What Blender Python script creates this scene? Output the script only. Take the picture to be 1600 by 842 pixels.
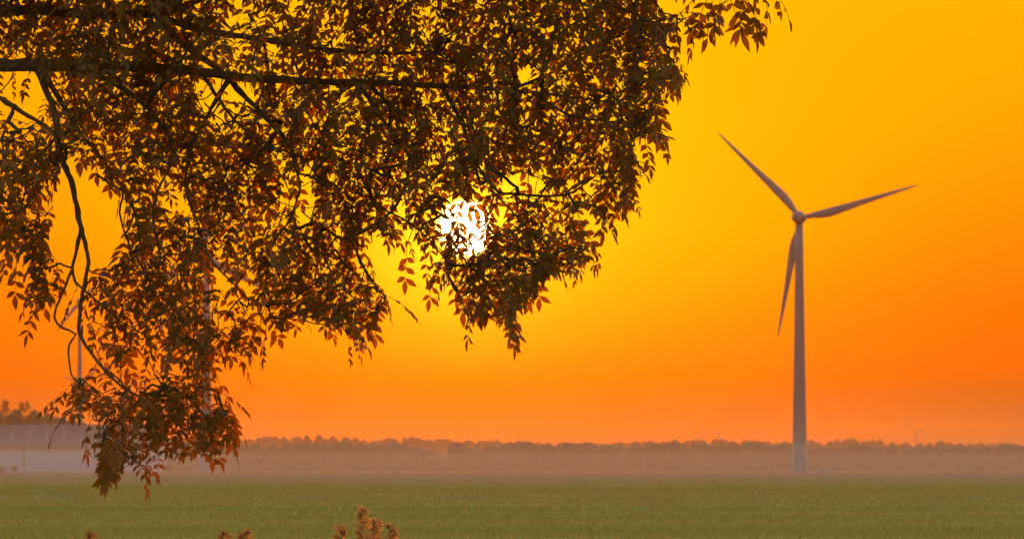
import bpy, math, random
import numpy as np
from mathutils import Vector, Matrix, Quaternion

# ------------------------------------------------------------------ clear
for o in list(bpy.data.objects):
    bpy.data.objects.remove(o, do_unlink=True)
scene = bpy.context.scene
col = scene.collection
rng = random.Random(7)
nrg = np.random.default_rng(11)

# ------------------------------------------------------------------ camera
FPX = 187.5 / 36.0 * 1600.0          # focal length in photo pixels
CAMZ = 1.5
PITCH = math.atan(309.0 / FPX)       # horizon at photo row 730
cam_d = bpy.data.cameras.new('camera')
cam = bpy.data.objects.new('camera', cam_d)
col.objects.link(cam)
cam_d.lens = 187.5
cam_d.sensor_width = 36.0
cam_d.clip_start = 0.1
cam_d.clip_end = 60000.0
cam.location = (0, 0, CAMZ)
cam.rotation_euler = (math.pi / 2 + PITCH, 0, 0)
cam_d.dof.use_dof = True
cam_d.dof.focus_distance = 19.4
cam_d.dof.aperture_fstop = 18.0
scene.camera = cam
CP, SP = math.cos(PITCH), math.sin(PITCH)


def at(px, py, Y):
    """point on the sight line of a photo pixel, Y metres ahead"""
    u = (px - 800.0) / FPX
    v = (421.0 - py) / FPX
    d = Vector((u, CP - v * SP, SP + v * CP))
    return Vector((0, 0, CAMZ)) + d * (Y / d.y)


# ------------------------------------------------------------------ sun, sky, exposure
SUND = (at(727, 357, 1000.0) - Vector((0, 0, CAMZ))).normalized()
SUN_EL = math.asin(SUND.z)
sun_d = bpy.data.lights.new('sun', 'SUN')
sun_d.energy = 0.045
sun_d.angle = math.radians(0.53)
sun_d.color = (1.0, 0.27, 0.03)
sun = bpy.data.objects.new('sun', sun_d)
sun.rotation_euler = SUND.to_track_quat('Z', 'Y').to_euler()
sun.location = (0, 0, 60)
col.objects.link(sun)

scene.view_settings.view_transform = 'Standard'
scene.view_settings.look = 'None'
scene.view_settings.exposure = 2.7
scene.view_settings.gamma = 1.0
scene.view_settings.use_curve_mapping = False


def lin(r, g, b):
    def f(c):
        c /= 255.0
        return c / 12.92 if c <= 0.04045 else ((c + 0.055) / 1.055) ** 2.4
    return (f(r), f(g), f(b), 1.0)


world = bpy.data.worlds.new('World')
scene.world = world
world.use_nodes = True
wn = world.node_tree
wn.nodes.clear()


def N(tree, typ, **kw):
    n = tree.nodes.new(typ)
    for k, v in kw.items():
        setattr(n, k, v)
    return n


def L(tree, a, b):
    tree.links.new(a, b)


def math_node(tree, op, a, b=None, c=None, clamp=False):
    n = N(tree, 'ShaderNodeMath', operation=op, use_clamp=clamp)
    for i, s in enumerate((a, b, c)):
        if s is None:
            continue
        if isinstance(s, (int, float)):
            n.inputs[i].default_value = s
        else:
            L(tree, s, n.inputs[i])
    return n.outputs[0]


def ramp(tree, fac, stops, interp='LINEAR'):
    r = N(tree, 'ShaderNodeValToRGB')
    r.color_ramp.interpolation = interp
    el = r.color_ramp.elements
    while len(el) > 1:
        el.remove(el[-1])
    el[0].position, el[0].color = stops[0]
    for p, c in stops[1:]:
        e = el.new(p)
        e.color = c
    L(tree, fac, r.inputs[0])
    return r.outputs[0]


tc = N(wn, 'ShaderNodeTexCoord')
nv = N(wn, 'ShaderNodeVectorMath', operation='NORMALIZE')
L(wn, tc.outputs['Generated'], nv.inputs[0])
sep = N(wn, 'ShaderNodeSeparateXYZ')
L(wn, nv.outputs[0], sep.inputs[0])
dt = N(wn, 'ShaderNodeVectorMath', operation='DOT_PRODUCT')
L(wn, nv.outputs[0], dt.inputs[0])
dt.inputs[1].default_value = SUND
ang = math_node(wn, 'ARCCOSINE', math_node(wn, 'MINIMUM', dt.outputs['Value'], 1.0))
# elevation coordinate for the glow ramps: 0..0.16 rad -> 0..1
EMAX = 0.16
GLOW = 0.18
ele = math_node(wn, 'DIVIDE', sep.outputs['Z'], EMAX, clamp=True)


def stop(y, rgb):
    return (min(1.0, max(0.0, (730 - y) / FPX / EMAX)), lin(*rgb))


centre = ramp(wn, ele, [stop(y, c) for y, c in (
    (730, (250, 72, 0)), (690, (255, 80, 0)), (650, (255, 93, 0)), (600, (255, 118, 0)),
    (550, (255, 148, 0)), (480, (255, 176, 0)), (430, (255, 190, 0)), (357, (255, 203, 0)),
    (200, (255, 200, 0)), (0, (255, 188, 0)), (-300, (250, 177, 30)), (-600, (235, 167, 60)))])
side = ramp(wn, ele, [stop(y, c) for y, c in (
    (730, (98, 58, 44)), (690, (106, 61, 41)), (650, (124, 66, 32)), (600, (182, 79, 15)),
    (550, (240, 92, 4)), (480, (255, 104, 0)), (400, (255, 122, 0)), (300, (255, 140, 0)),
    (200, (255, 153, 0)), (0, (255, 168, 0)), (-300, (245, 165, 40)), (-600, (228, 155, 70)))])
az = math_node(wn, 'ABSOLUTE', math_node(wn, 'SUBTRACT', math_node(
    wn, 'ARCTAN2', sep.outputs['X'], sep.outputs['Y']), math.atan2(SUND.x, SUND.y)))
azf = N(wn, 'ShaderNodeMapRange', interpolation_type='SMOOTHSTEP')
L(wn, az, azf.inputs[0])
azf.inputs[1].default_value = -0.02
azf.inputs[2].default_value = 0.115
mx = N(wn, 'ShaderNodeMix', data_type='RGBA')
L(wn, azf.outputs[0], mx.inputs[0])
L(wn, centre, mx.inputs[6])
L(wn, side, mx.inputs[7])
# aureole close to the disc
aur = math_node(wn, 'POWER', 2.718, math_node(wn, 'DIVIDE', math_node(wn, 'MULTIPLY', ang, -1.0), 0.0085))
aurc = N(wn, 'ShaderNodeMix', data_type='RGBA', blend_type='ADD', clamp_result=False)
aurc.inputs[0].default_value = 1.0
L(wn, mx.outputs[2], aurc.inputs[6])
asc = N(wn, 'ShaderNodeVectorMath', operation='SCALE')
asc.inputs[0].default_value = (1.8, 1.0, 0.05)
L(wn, aur, asc.inputs[3])
L(wn, asc.outputs[0], aurc.inputs[7])
# the rest of the dome: Nishita sky of the same low sun
sky = N(wn, 'ShaderNodeTexSky', sky_type='NISHITA')
sky.sun_disc = False
sky.sun_elevation = SUN_EL
sky.sun_rotation = math.atan2(SUND.x, SUND.y)
sky.air_density = 1.6
sky.dust_density = 3.0
sky.ozone_density = 1.5
skys = N(wn, 'ShaderNodeVectorMath', operation='SCALE')
L(wn, sky.outputs[0], skys.inputs[0])
skys.inputs[3].default_value = 0.15
far = N(wn, 'ShaderNodeMapRange', interpolation_type='SMOOTHSTEP')
L(wn, ang, far.inputs[0])
far.inputs[1].default_value = math.radians(7)
far.inputs[2].default_value = math.radians(38)
dome = N(wn, 'ShaderNodeMix', data_type='RGBA')
L(wn, far.outputs[0], dome.inputs[0])
gsc = N(wn, 'ShaderNodeVectorMath', operation='SCALE')
L(wn, aurc.outputs[2], gsc.inputs[0])
gsc.inputs[3].default_value = GLOW
L(wn, gsc.outputs[0], dome.inputs[6])
L(wn, skys.outputs[0], dome.inputs[7])
# the sun's own disc
dsc = N(wn, 'ShaderNodeMapRange', interpolation_type='SMOOTHSTEP')
L(wn, ang, dsc.inputs[0])
dsc.inputs[1].default_value = 0.0058
dsc.inputs[2].default_value = 0.0036
dcol = N(wn, 'ShaderNodeMix', data_type='RGBA', clamp_result=False)
L(wn, dsc.outputs[0], dcol.inputs[0])
L(wn, dome.outputs[2], dcol.inputs[6])
dcol.inputs[7].default_value = (2.6, 1.9, 0.8, 1)
bg = N(wn, 'ShaderNodeBackground')
L(wn, dcol.outputs[2], bg.inputs[0])
bg.inputs[1].default_value = 1.0
wo = N(wn, 'ShaderNodeOutputWorld')
L(wn, bg.outputs[0], wo.inputs[0])

cy = scene.cycles
cy.use_denoising = True
cy.max_bounces = 5
cy.diffuse_bounces = 2
cy.glossy_bounces = 2
cy.transmission_bounces = 3
cy.volume_bounces = 0
cy.transparent_max_bounces = 8
cy.sample_clamp_indirect = 4.0
cy.use_adaptive_sampling = True
cy.adaptive_threshold = 0.01

# ------------------------------------------------------------------ helpers


def new_mat(name):
    m = bpy.data.materials.new(name)
    m.use_nodes = True
    t = m.node_tree
    return m, t, t.nodes['Principled BSDF']


def noise_mat(name, c1, c2, scale, rough=0.8, bump=0.0, bscale=None, metallic=0.0):
    m, t, b = new_mat(name)
    tcn = N(t, 'ShaderNodeTexCoord')
    nz = N(t, 'ShaderNodeTexNoise')
    nz.inputs['Scale'].default_value = scale
    nz.inputs['Detail'].default_value = 6
    L(t, tcn.outputs['Object'], nz.inputs['Vector'])
    c = ramp(t, nz.outputs[0], [(0.3, (*c1, 1)), (0.7, (*c2, 1))])
    L(t, c, b.inputs['Base Color'])
    b.inputs['Roughness'].default_value = rough
    b.inputs['Metallic'].default_value = metallic
    if bump:
        nb = N(t, 'ShaderNodeTexNoise')
        nb.inputs['Scale'].default_value = bscale or scale * 4
        nb.inputs['Detail'].default_value = 8
        L(t, tcn.outputs['Object'], nb.inputs['Vector'])
        bp = N(t, 'ShaderNodeBump')
        bp.inputs['Strength'].default_value = bump
        L(t, nb.outputs[0], bp.inputs['Height'])
        L(t, bp.outputs[0], b.inputs['Normal'])
    return m


def mesh_data(name, verts, faces, mat, smooth=False):
    me = bpy.data.meshes.new(name)
    me.from_pydata([tuple(v) for v in verts], [], [tuple(f) for f in faces])
    if smooth:
        me.polygons.foreach_set('use_smooth', [True] * len(me.polygons))
    me.materials.append(mat)
    me.update()
    return me


def tri_mesh(name, V, F, mat, smooth=False):
    """fast mesh from numpy arrays, all faces of equal length"""
    V = np.asarray(V, np.float32)
    F = np.asarray(F, np.int32)
    k = F.shape[1]
    me = bpy.data.meshes.new(name)
    me.vertices.add(len(V))
    me.vertices.foreach_set('co', V.ravel())
    me.loops.add(F.size)
    me.loops.foreach_set('vertex_index', F.ravel())
    me.polygons.add(len(F))
    me.polygons.foreach_set('loop_start', np.arange(0, F.size, k, dtype=np.int32))
    me.polygons.foreach_set('loop_total', np.full(len(F), k, np.int32))
    me.update(calc_edges=True)
    me.validate()
    if smooth:
        me.polygons.foreach_set('use_smooth', [True] * len(me.polygons))
    me.materials.append(mat)
    return me


def link(name, me, parent=None, loc=None):
    o = bpy.data.objects.new(name, me)
    col.objects.link(o)
    if parent is not None:
        o.parent = parent
    if loc is not None:
        o.location = loc
    return o


def tag(o, label=None, cat=None, group=None, kind=None):
    if label:
        o['label'] = label
    if cat:
        o['category'] = cat
    if group:
        o['group'] = group
    if kind:
        o['kind'] = kind
    return o


def empty(name, loc, label, cat, group=None):
    o = link(name, None)
    o.location = loc
    o.empty_display_size = 0.2
    return tag(o, label, cat, group)


def tube(pts, rad, sides=8, cap=True):
    pts = [Vector(p) for p in pts]
    V, F = [], []
    up = None
    n = len(pts)
    for i, p in enumerate(pts):
        a = pts[max(i - 1, 0)]
        b = pts[min(i + 1, n - 1)]
        t = (b - a).normalized()
        if up is None:
            up = t.orthogonal().normalized()
        else:
            up = (up - t * up.dot(t))
            up = up.normalized() if up.length > 1e-6 else t.orthogonal().normalized()
        w = t.cross(up)
        for k in range(sides):
            an = 2 * math.pi * k / sides
            V.append(p + (up * math.cos(an) + w * math.sin(an)) * rad[i])
    for i in range(n - 1):
        for k in range(sides):
            k2 = (k + 1) % sides
            F.append((i * sides + k, i * sides + k2, (i + 1) * sides + k2, (i + 1) * sides + k))
    if cap:
        F.append(tuple(reversed(range(sides))))
        F.append(tuple((n - 1) * sides + k for k in range(sides)))
    return V, F


def box(x0, x1, y0, y1, z0, z1):
    V = [(x, y, z) for z in (z0, z1) for y in (y0, y1) for x in (x0, x1)]
    F = [(0, 2, 3, 1), (4, 5, 7, 6), (0, 1, 5, 4), (2, 6, 7, 3), (0, 4, 6, 2), (1, 3, 7, 5)]
    return V, F


def merge(parts):
    V, F = [], []
    for v, f in parts:
        o = len(V)
        V += list(v)
        F += [tuple(i + o for i in q) for q in f]
    return V, F


def catmull(P, step):
    """resample a polyline of (x, y, extra...) rows with a Catmull-Rom spline"""
    P = np.asarray(P, float)
    Q = np.vstack([2 * P[0] - P[1], P, 2 * P[-1] - P[-2]])
    out = []
    for i in range(1, len(Q) - 2):
        d = np.linalg.norm(Q[i + 1][:2] - Q[i][:2])
        k = max(1, int(d / step))
        for j in range(k):
            t = j / k
            a, b, c, e = Q[i - 1], Q[i], Q[i + 1], Q[i + 2]
            out.append(0.5 * (2 * b + (c - a) * t + (2 * a - 5 * b + 4 * c - e) * t * t + (3 * b - a - 3 * c + e) * t ** 3))
    out.append(P[-1])
    return np.array(out)


# ------------------------------------------------------------------ the ground
gm, gt, gb = new_mat('field_soil_and_crop')
gg = N(gt, 'ShaderNodeNewGeometry')
gs = N(gt, 'ShaderNodeSeparateXYZ')
L(gt, gg.outputs['Position'], gs.inputs[0])
wob = N(gt, 'ShaderNodeTexNoise')
wob.inputs['Scale'].default_value = 0.012
wob.inputs['Detail'].default_value = 3
L(gt, gg.outputs['Position'], wob.inputs['Vector'])
# strips of different crops, by distance over the field (log scale keeps the far strips apart)
yy = math_node(gt, 'LOGARITHM', math_node(gt, 'MAXIMUM', math_node(
    gt, 'ADD', gs.outputs['Y'], math_node(gt, 'MULTIPLY', math_node(gt, 'SUBTRACT', wob.outputs[0], 0.5), 30.0)), 20.0), 10.0)
yf = N(gt, 'ShaderNodeMapRange')
L(gt, yy, yf.inputs[0])
yf.inputs[1].default_value = 1.5
yf.inputs[2].default_value = 3.5


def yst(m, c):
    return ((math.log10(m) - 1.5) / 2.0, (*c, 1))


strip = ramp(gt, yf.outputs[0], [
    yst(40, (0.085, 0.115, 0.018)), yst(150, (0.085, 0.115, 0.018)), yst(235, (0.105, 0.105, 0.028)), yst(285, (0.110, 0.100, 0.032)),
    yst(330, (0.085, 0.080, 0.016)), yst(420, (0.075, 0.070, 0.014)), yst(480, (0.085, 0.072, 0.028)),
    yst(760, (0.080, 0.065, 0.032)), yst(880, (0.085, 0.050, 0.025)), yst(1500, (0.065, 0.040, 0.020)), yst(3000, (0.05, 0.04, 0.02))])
# patches and flecks
def gnoise(scale, stretch):
    mp = N(gt, 'ShaderNodeMapping')
    mp.inputs['Scale'].default_value = stretch
    L(gt, gg.outputs['Position'], mp.inputs['Vector'])
    nz = N(gt, 'ShaderNodeTexNoise')
    nz.inputs['Scale'].default_value = scale
    nz.inputs['Detail'].default_value = 7
    nz.inputs['Roughness'].default_value = 0.65
    L(gt, mp.outputs[0], nz.inputs['Vector'])
    return nz.outputs[0]


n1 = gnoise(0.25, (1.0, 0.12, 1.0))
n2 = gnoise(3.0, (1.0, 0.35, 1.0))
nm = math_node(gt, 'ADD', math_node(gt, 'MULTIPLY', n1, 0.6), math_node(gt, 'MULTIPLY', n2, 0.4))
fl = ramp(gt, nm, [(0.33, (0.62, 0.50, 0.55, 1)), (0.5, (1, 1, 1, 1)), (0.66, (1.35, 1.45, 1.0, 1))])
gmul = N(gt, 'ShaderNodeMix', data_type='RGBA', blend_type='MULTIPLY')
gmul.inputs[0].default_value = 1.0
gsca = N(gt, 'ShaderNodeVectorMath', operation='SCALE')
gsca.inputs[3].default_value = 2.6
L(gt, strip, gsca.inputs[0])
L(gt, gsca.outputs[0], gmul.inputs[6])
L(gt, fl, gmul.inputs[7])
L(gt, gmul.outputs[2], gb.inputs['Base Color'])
gb.inputs['Roughness'].default_value = 0.95
gb.inputs['Specular IOR Level'].default_value = 0.1
gbp = N(gt, 'ShaderNodeBump')
gbp.inputs['Strength'].default_value = 0.8
gbp.inputs['Distance'].default_value = 0.15
L(gt, n2, gbp.inputs['Height'])
L(gt, gbp.outputs[0], gb.inputs['Normal'])

GX, GY0, GY1 = 6000, -1500, 14000
gv, gf = [], []
xs = [-GX, -1500, -400, -100, 0, 100, 400, 1500, GX]
ys = [GY0, -100, 0, 20, 60, 120, 200, 300, 450, 700, 1000, 1500, 2200, 3200, 5000, 8000, GY1]
for y in ys:
    for x in xs:
        gv.append((x, y, 0.0))
for j in range(len(ys) - 1):
    for i in range(len(xs) - 1):
        a = j * len(xs) + i
        gf.append((a, a + 1, a + len(xs) + 1, a + len(xs)))
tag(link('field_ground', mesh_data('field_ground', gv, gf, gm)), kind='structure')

# ------------------------------------------------------------------ crop growing on the near field (nobody could count it)
crop_m, ct, cb = new_mat('crop_blades')
cgeo = N(ct, 'ShaderNodeNewGeometry')
cc = ramp(ct, cgeo.outputs['Random Per Island'], [
    (0.0, (0.34, 0.275, 0.065, 1)), (0.45, (0.37, 0.30, 0.072, 1)), (0.8, (0.41, 0.32, 0.085, 1)), (1.0, (0.46, 0.33, 0.11, 1))])
cmp_ = N(ct, 'ShaderNodeMapping')
cmp_.inputs['Scale'].default_value = (0.012, 0.045, 1.0)
L(ct, cgeo.outputs['Position'], cmp_.inputs['Vector'])
cnz = N(ct, 'ShaderNodeTexNoise')
cnz.inputs['Scale'].default_value = 1.0
cnz.inputs['Detail'].default_value = 4
L(ct, cmp_.outputs[0], cnz.inputs['Vector'])
cbd = ramp(ct, cnz.outputs[0], [(0.34, (0.98, 1.05, 1.0, 1)), (0.52, (1.14, 1.13, 1.2, 1)), (0.66, (1.32, 1.20, 1.45, 1))])
ccm = N(ct, 'ShaderNodeMix', data_type='RGBA', blend_type='MULTIPLY', clamp_result=False)
ccm.inputs[0].default_value = 1.0
L(ct, cc, ccm.inputs[6])
L(ct, cbd, ccm.inputs[7])
cc = ccm.outputs[2]
L(ct, cc, cb.inputs['Base Color'])
cb.inputs['Roughness'].default_value = 0.9
cb.inputs['Specular IOR Level'].default_value = 0.1
ctr = N(ct, 'ShaderNodeBsdfTranslucent')
L(ct, cc, ctr.inputs[0])
cmx = N(ct, 'ShaderNodeMixShader')
cmx.inputs[0].default_value = 0.25
L(ct, cb.outputs[0], cmx.inputs[1])
L(ct, ctr.outputs[0], cmx.inputs[2])
L(ct, cmx.outputs[0], ct.nodes['Material Output'].inputs[0])


def crop(name, n, y0, y1, h0, h1, w):
    u = nrg.random(n)
    y = y0 * (y1 / y0) ** (u ** 1.6)                        # even in the picture rather than on the ground
    x = (nrg.random(n) - 0.5) * y * 0.225
    hh = h0 + (h1 - h0) * nrg.random(n)
    a = nrg.random(n) * 2 * math.pi
    V = np.zeros((n, 6, 3))
    for k, (da, lean) in enumerate(((0, 0.4), (2.2, 0.6))):
        ca, sa = np.cos(a + da), np.sin(a + da)
        V[:, 3 * k] = np.c_[x - ca * w, y - sa * w, np.full(n, 0.0)]
        V[:, 3 * k + 1] = np.c_[x + ca * w, y + sa * w, np.full(n, 0.0)]
        V[:, 3 * k + 2] = np.c_[x + sa * hh * lean, y - ca * hh * lean, hh * (1 - 0.2 * k)]
    F = np.arange(n * 6).reshape(n * 2, 3)
    o = link(name, tri_mesh(name, V.reshape(-1, 3), F, crop_m))
    tag(o, 'low green crop leaves covering the near field', 'crop', kind='stuff')


crop('field_crop', 110000, 95, 700, 0.03, 0.10, 0.05)

# ------------------------------------------------------------------ far woods
wood_m = noise_mat('far_foliage', (0.030, 0.034, 0.012), (0.060, 0.055, 0.020), 0.35, 0.9)
bark_far = noise_mat('far_bark', (0.05, 0.04, 0.03), (0.09, 0.07, 0.05), 2.0, 0.9)


def crown_faces(cx, cy, z0, z1, r, n, size, g):
    """n clump faces spread through a lumpy crown volume; returns (n*3, 3) triangles"""
    d = g.normal(size=(n, 3))
    d /= np.linalg.norm(d, axis=1)[:, None]
    rad = g.random(n) ** 0.4
    lump = 1 + 0.22 * np.sin(3 * d[:, 0] + cx) * np.cos(4 * d[:, 2] + cy)
    c = d * (rad * lump)[:, None] * np.array([r, r, (z1 - z0) / 2])
    c += np.array([cx, cy, (z0 + z1) / 2])
    t = g.normal(size=(n, 3, 3)) * size * 0.7
    return (c[:, None, :] + t).reshape(-1, 3)


import bmesh
_bm = bmesh.new()
bmesh.ops.create_icosphere(_bm, subdivisions=2, radius=1.0)
_bm.verts.ensure_lookup_table()
ICO_V = np.array([tuple(x.co) for x in _bm.verts])
ICO_F = np.array([[x.index for x in q.verts] for q in _bm.faces])
_bm.free()


def lobe(cx, cy, cz, rx, rz, g):
    """one bough of a crown: a rough dense knob of foliage, as loose triangles"""
    k = 1 + g.uniform(-0.20, 0.20, len(ICO_V))
    P = ICO_V * k[:, None] * np.array([rx, rx, rz]) + np.array([cx, cy, cz])
    return P[ICO_F].reshape(-1, 3)


def full_crown(x, y, z0, h, r, g, n=6, nface=90):
    out = [lobe(x, y, h - (h - z0) * 0.24, r * 0.72, (h - z0) * 0.23, g), lobe(x, y, h * 0.5, r * 0.8, h * 0.3, g), lobe(x, y, max(z0, 0) + (h - z0) * 0.16, r * 1.05, (h - z0) * 0.24, g)]
    for q in range(n):
        a = 6.283 * q / n + g.uniform(-.4, .4)
        zc = z0 + (h - z0) * g.uniform(0.18, 0.66)
        d = r * g.uniform(0.42, 0.62)
        out.append(lobe(x + math.cos(a) * d, y + math.sin(a) * d, zc, r * g.uniform(0.42, 0.58), (h - z0) * g.uniform(0.2, 0.28), g))
    out.append(crown_faces(x, y, z0, h, r * 1.02, nface, 0.30, g))
    return np.vstack(out)


def wood(name, Y, prof, xpx0, xpx1, rows, spacing, width, nface, label, seed):
    g = np.random.default_rng(seed)
    px, py = np.array(prof, float).T
    V, TV, TF = [], [], []
    for rrow in range(rows):
        y0 = Y + rrow * spacing * 1.3
        x = (xpx0 - 800) / FPX * Y
        while x < (xpx1 - 800) / FPX * Y:
            y = y0 + g.uniform(-1, 1) * spacing * 0.4
            p = x / y * FPX + 800
            top = np.interp(p, px, py)
            h = (730 - top) / FPX * y + CAMZ + g.uniform(-1.2, 0.5)
            if rrow:
                h *= g.uniform(0.82, 0.98)
            h = max(h, 4)
            r = width * g.uniform(0.62, 1.55)
            V.append(full_crown(x, y, -h * 0.06, h, r, g, 5, nface))
            v, f = tube([(x, y, 0), (x, y, h * 0.6)], [0.3, 0.15], 4, False)
            f = [tuple(i + len(TV) for i in q) for q in f]
            TV += v
            TF += f
            x += spacing * g.uniform(0.45, 1.5)
    V = np.vstack(V)
    V[:, 2] = np.maximum(V[:, 2], 0.0)
    o = link(name, tri_mesh(name, V, np.arange(len(V)).reshape(-1, 3), wood_m))
    tag(o, label, 'woodland', kind='stuff')
    t = link('trunks', mesh_data(name + '_trunks', TV, TF, bark_far), o)
    tag(t, kind='stuff')


wood('near_wood', 2350.0, [
    (-80, 692), (300, 693), (380, 691), (446, 691), (506, 687), (543, 692), (569, 690), (603, 696), (621, 688), (642, 694), (663, 702),
    (682, 709), (698, 709), (718, 692), (742, 701), (768, 692), (800, 694), (821, 684), (852, 692), (873, 692), (905, 686), (947, 695),
    (984, 694), (1023, 687), (1073, 690), (1131, 691), (1188, 688), (1220, 691), (1272, 696), (1337, 692), (1364, 697), (1416, 699),
    (1442, 696), (1542, 697), (1574, 692), (1640, 696)], -60, 1660, 2, 6.2, 5.4, 110,
    'long dusky tree line across the far edge of the field', 3)
wood('far_wood', 4400.0, [
    (-80, 684), (380, 683), (406, 681), (490, 679), (535, 681), (590, 686), (642, 681), (690, 685), (721, 688), (790, 686), (830, 690),
    (944, 690), (1010, 688), (1097, 685), (1167, 687), (1230, 690), (1285, 687), (1358, 685), (1374, 687), (1442, 691), (1474, 689),
    (1558, 691), (1640, 690)], -60, 1660, 2, 8.0, 6.5, 90,
    'palest tree line, showing faintly above and behind the darker one', 5)


def lone_tree(px, Y, top_py, r, label, layered, seed, group):
    g = np.random.default_rng(seed)
    b = at(px, 730, Y)
    b.z = 0.0
    h = (730 - top_py) / FPX * Y + CAMZ
    root = empty('tree', b, label, 'tree', group)
    pts = [(0, 0, 0), (0.2, 0, h * 0.4), (-0.1, 0.1, h * 0.95)]
    v, f = tube(pts, [0.45, 0.3, 0.08], 6)
    link('trunk', mesh_data('trunk', v, f, bark_far), root)
    V = []
    if layered:
        for k in range(7):
            z = h * (0.42 + 0.58 * k / 6.5)
            rr = r * (1.0 - 0.45 * abs(k - 2.5) / 3.5)
            for q in range(3):
                aq = g.uniform(0, 6.28)
                zq = min(z + g.uniform(-1.0, 0.8), h - 1.0)
                V.append(crown_faces(math.cos(aq) * rr * 0.5, math.sin(aq) * rr * 0.5, zq - 1.2, zq + 1.2, rr * g.uniform(0.45, 0.7), 60, 0.34, g))
    else:
        V.append(full_crown(0, 0, h * 0.15, h, r, g, 7, 160))
    V = np.vstack(V)
    link('crown', tri_mesh('crown', V, np.arange(len(V)).reshape(-1, 3), wood_m), root)


YT = 1790.0
lone_tree(8, YT, 625, 4.2, 'dark layered pine rising above the barn roof at the left edge', True, 21, 'trees behind the barn')
lone_tree(38, YT, 626, 3.4, 'narrow dark pine second from the left edge, above the barn roof', True, 22, 'trees behind the barn')
for k, (px, top, nth) in enumerate(((-12, 637, 'leftmost rounded tree, cut by the edge, behind the barn roof'),
                                    (22, 640, 'rounded tree between the two pines behind the barn roof'),
                                    (54, 641, 'rounded tree just right of the narrow pine behind the barn roof'),
                                    (74, 645, 'second rounded tree right of the narrow pine in the sloping row'),
                                    (92, 650, 'third rounded tree right of the narrow pine in the sloping row'),
                                    (110, 654, 'next to last rounded tree of the sloping row behind the barn'),
                                    (130, 658, 'lowest, rightmost rounded tree of the sloping row behind the barn'))):
    lone_tree(px, YT + 12 + 6 * (k % 3), top, 4.4, nth, False, 40 + k, 'trees behind the barn')

# ------------------------------------------------------------------ barn
wall_m = noise_mat('barn_sheet_pale', (0.27, 0.32, 0.48), (0.32, 0.37, 0.54), 0.6, 0.6)
roof_m = noise_mat('barn_roof_fibre', (0.065, 0.056, 0.072), (0.095, 0.082, 0.095), 0.4, 0.85)
seam_m = noise_mat('barn_joint', (0.16, 0.15, 0.15), (0.22, 0.2, 0.2), 1.0, 0.8)
YB = 1700.0
PXB = YB / FPX
bx0, bx1 = (-70 - 800) * PXB, (250 - 800) * PXB
barn = empty('barn', ((bx0 + bx1) / 2, YB, 0), 'long pale barn with a low dusky roof at the left edge of the field', 'barn')


def loc(v):
    return [Vector(p) - barn.location for p in v]


WH, RH, BD = 33.0 * PXB + CAMZ, 68.0 * PXB + CAMZ, 34.0
edges = [bx0, (38 - 800) * PXB, (92 - 800) * PXB, (146 - 800) * PXB, (199 - 800) * PXB, bx1]
for i in range(len(edges) - 1):
    v, f = box(edges[i] + 0.06, edges[i + 1] - 0.06, YB, YB + 0.25, 0, WH)
    link('wall_panel', mesh_data('wall_panel', loc(v), f, wall_m), barn)
v, f = box(bx0, bx1, YB + 0.10, YB + 0.6, 0, WH - 0.1)
link('wall_core', mesh_data('wall_core', loc(v), f, seam_m), barn)
v, f = box((38 - 800) * PXB - 0.22, (38 - 800) * PXB + 0.22, YB - 0.25, YB - 0.02, 0, WH)
link('downpipe', mesh_data('downpipe', loc(v), f, seam_m), barn)
for s in (0, 1):
    xx = bx0 + 0.2 if s == 0 else bx1 - 0.2
    gv_ = [(xx + e, y, z) for e in (-0.15, 0.15) for y, z in ((YB + 0.62, 0), (YB + BD, 0), (YB + BD, WH), (YB + BD / 2, RH - 0.5), (YB + 0.62, WH))]
    gf_ = [(0, 1, 2, 3, 4), (9, 8, 7, 6, 5)] + [(i, i + 5, (i + 1) % 5 + 5, (i + 1) % 5) for i in range(5)]
    link('gable_wall', mesh_data('gable_wall', loc(gv_), gf_, wall_m), barn)
v, f = box(bx0, bx1, YB + BD + 0.02, YB + BD + 0.3, 0, WH)
link('rear_wall', mesh_data('rear_wall', loc(v), f, wall_m), barn)
for s in (0, 1):
    ye = YB - 0.9 if s == 0 else YB + BD + 0.9
    ym = YB + BD / 2
    rv = [(bx0 - 0.6, ye, WH - 0.25), (bx1 + 0.6, ye, WH - 0.25), (bx1 + 0.6, ym, RH), (bx0 - 0.6, ym, RH)]
    rv += [(x, y, z - 0.3) for x, y, z in rv]
    rf = [(0, 1, 2, 3), (7, 6, 5, 4), (0, 4, 5, 1), (1, 5, 6, 2), (2, 6, 7, 3), (3, 7, 4, 0)]
    ro = link('roof_slope', mesh_data('roof_slope', loc(rv), rf, roof_m), barn)
    if s == 0:
        lite = noise_mat('rooflight_sheet', (0.085, 0.072, 0.088), (0.115, 0.098, 0.11), 0.6, 0.5)
        for p in range(-40, 250, 27):
            xa = (p - 800) * PXB
            sv = []
            for t in (0.15, 0.8):
                y, z = ye + (ym - ye) * t, WH - 0.25 + (RH - WH + 0.25) * t
                sv += [(xa, y, z + 0.05), (xa + 0.9, y, z + 0.05)]
            sv += [(x, y, z - 0.04) for x, y, z in sv]
            sf = [(0, 1, 3, 2), (0, 4, 5, 1), (1, 5, 7, 3), (3, 7, 6, 2), (2, 6, 4, 0), (4, 6, 7, 5)]
            link('rooflight', mesh_data('rooflight', loc(sv), sf, lite), ro)
v, f = tube([(bx0 - 0.6, YB - 1.05, WH - 0.3), (bx1 + 0.6, YB - 1.05, WH - 0.3)], [0.16, 0.16], 8)
link('gutter', mesh_data('gutter', loc(v), f, seam_m), barn)

bush_m = noise_mat('bush_foliage', (0.05, 0.05, 0.02), (0.10, 0.075, 0.035), 0.8, 0.9)


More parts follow.
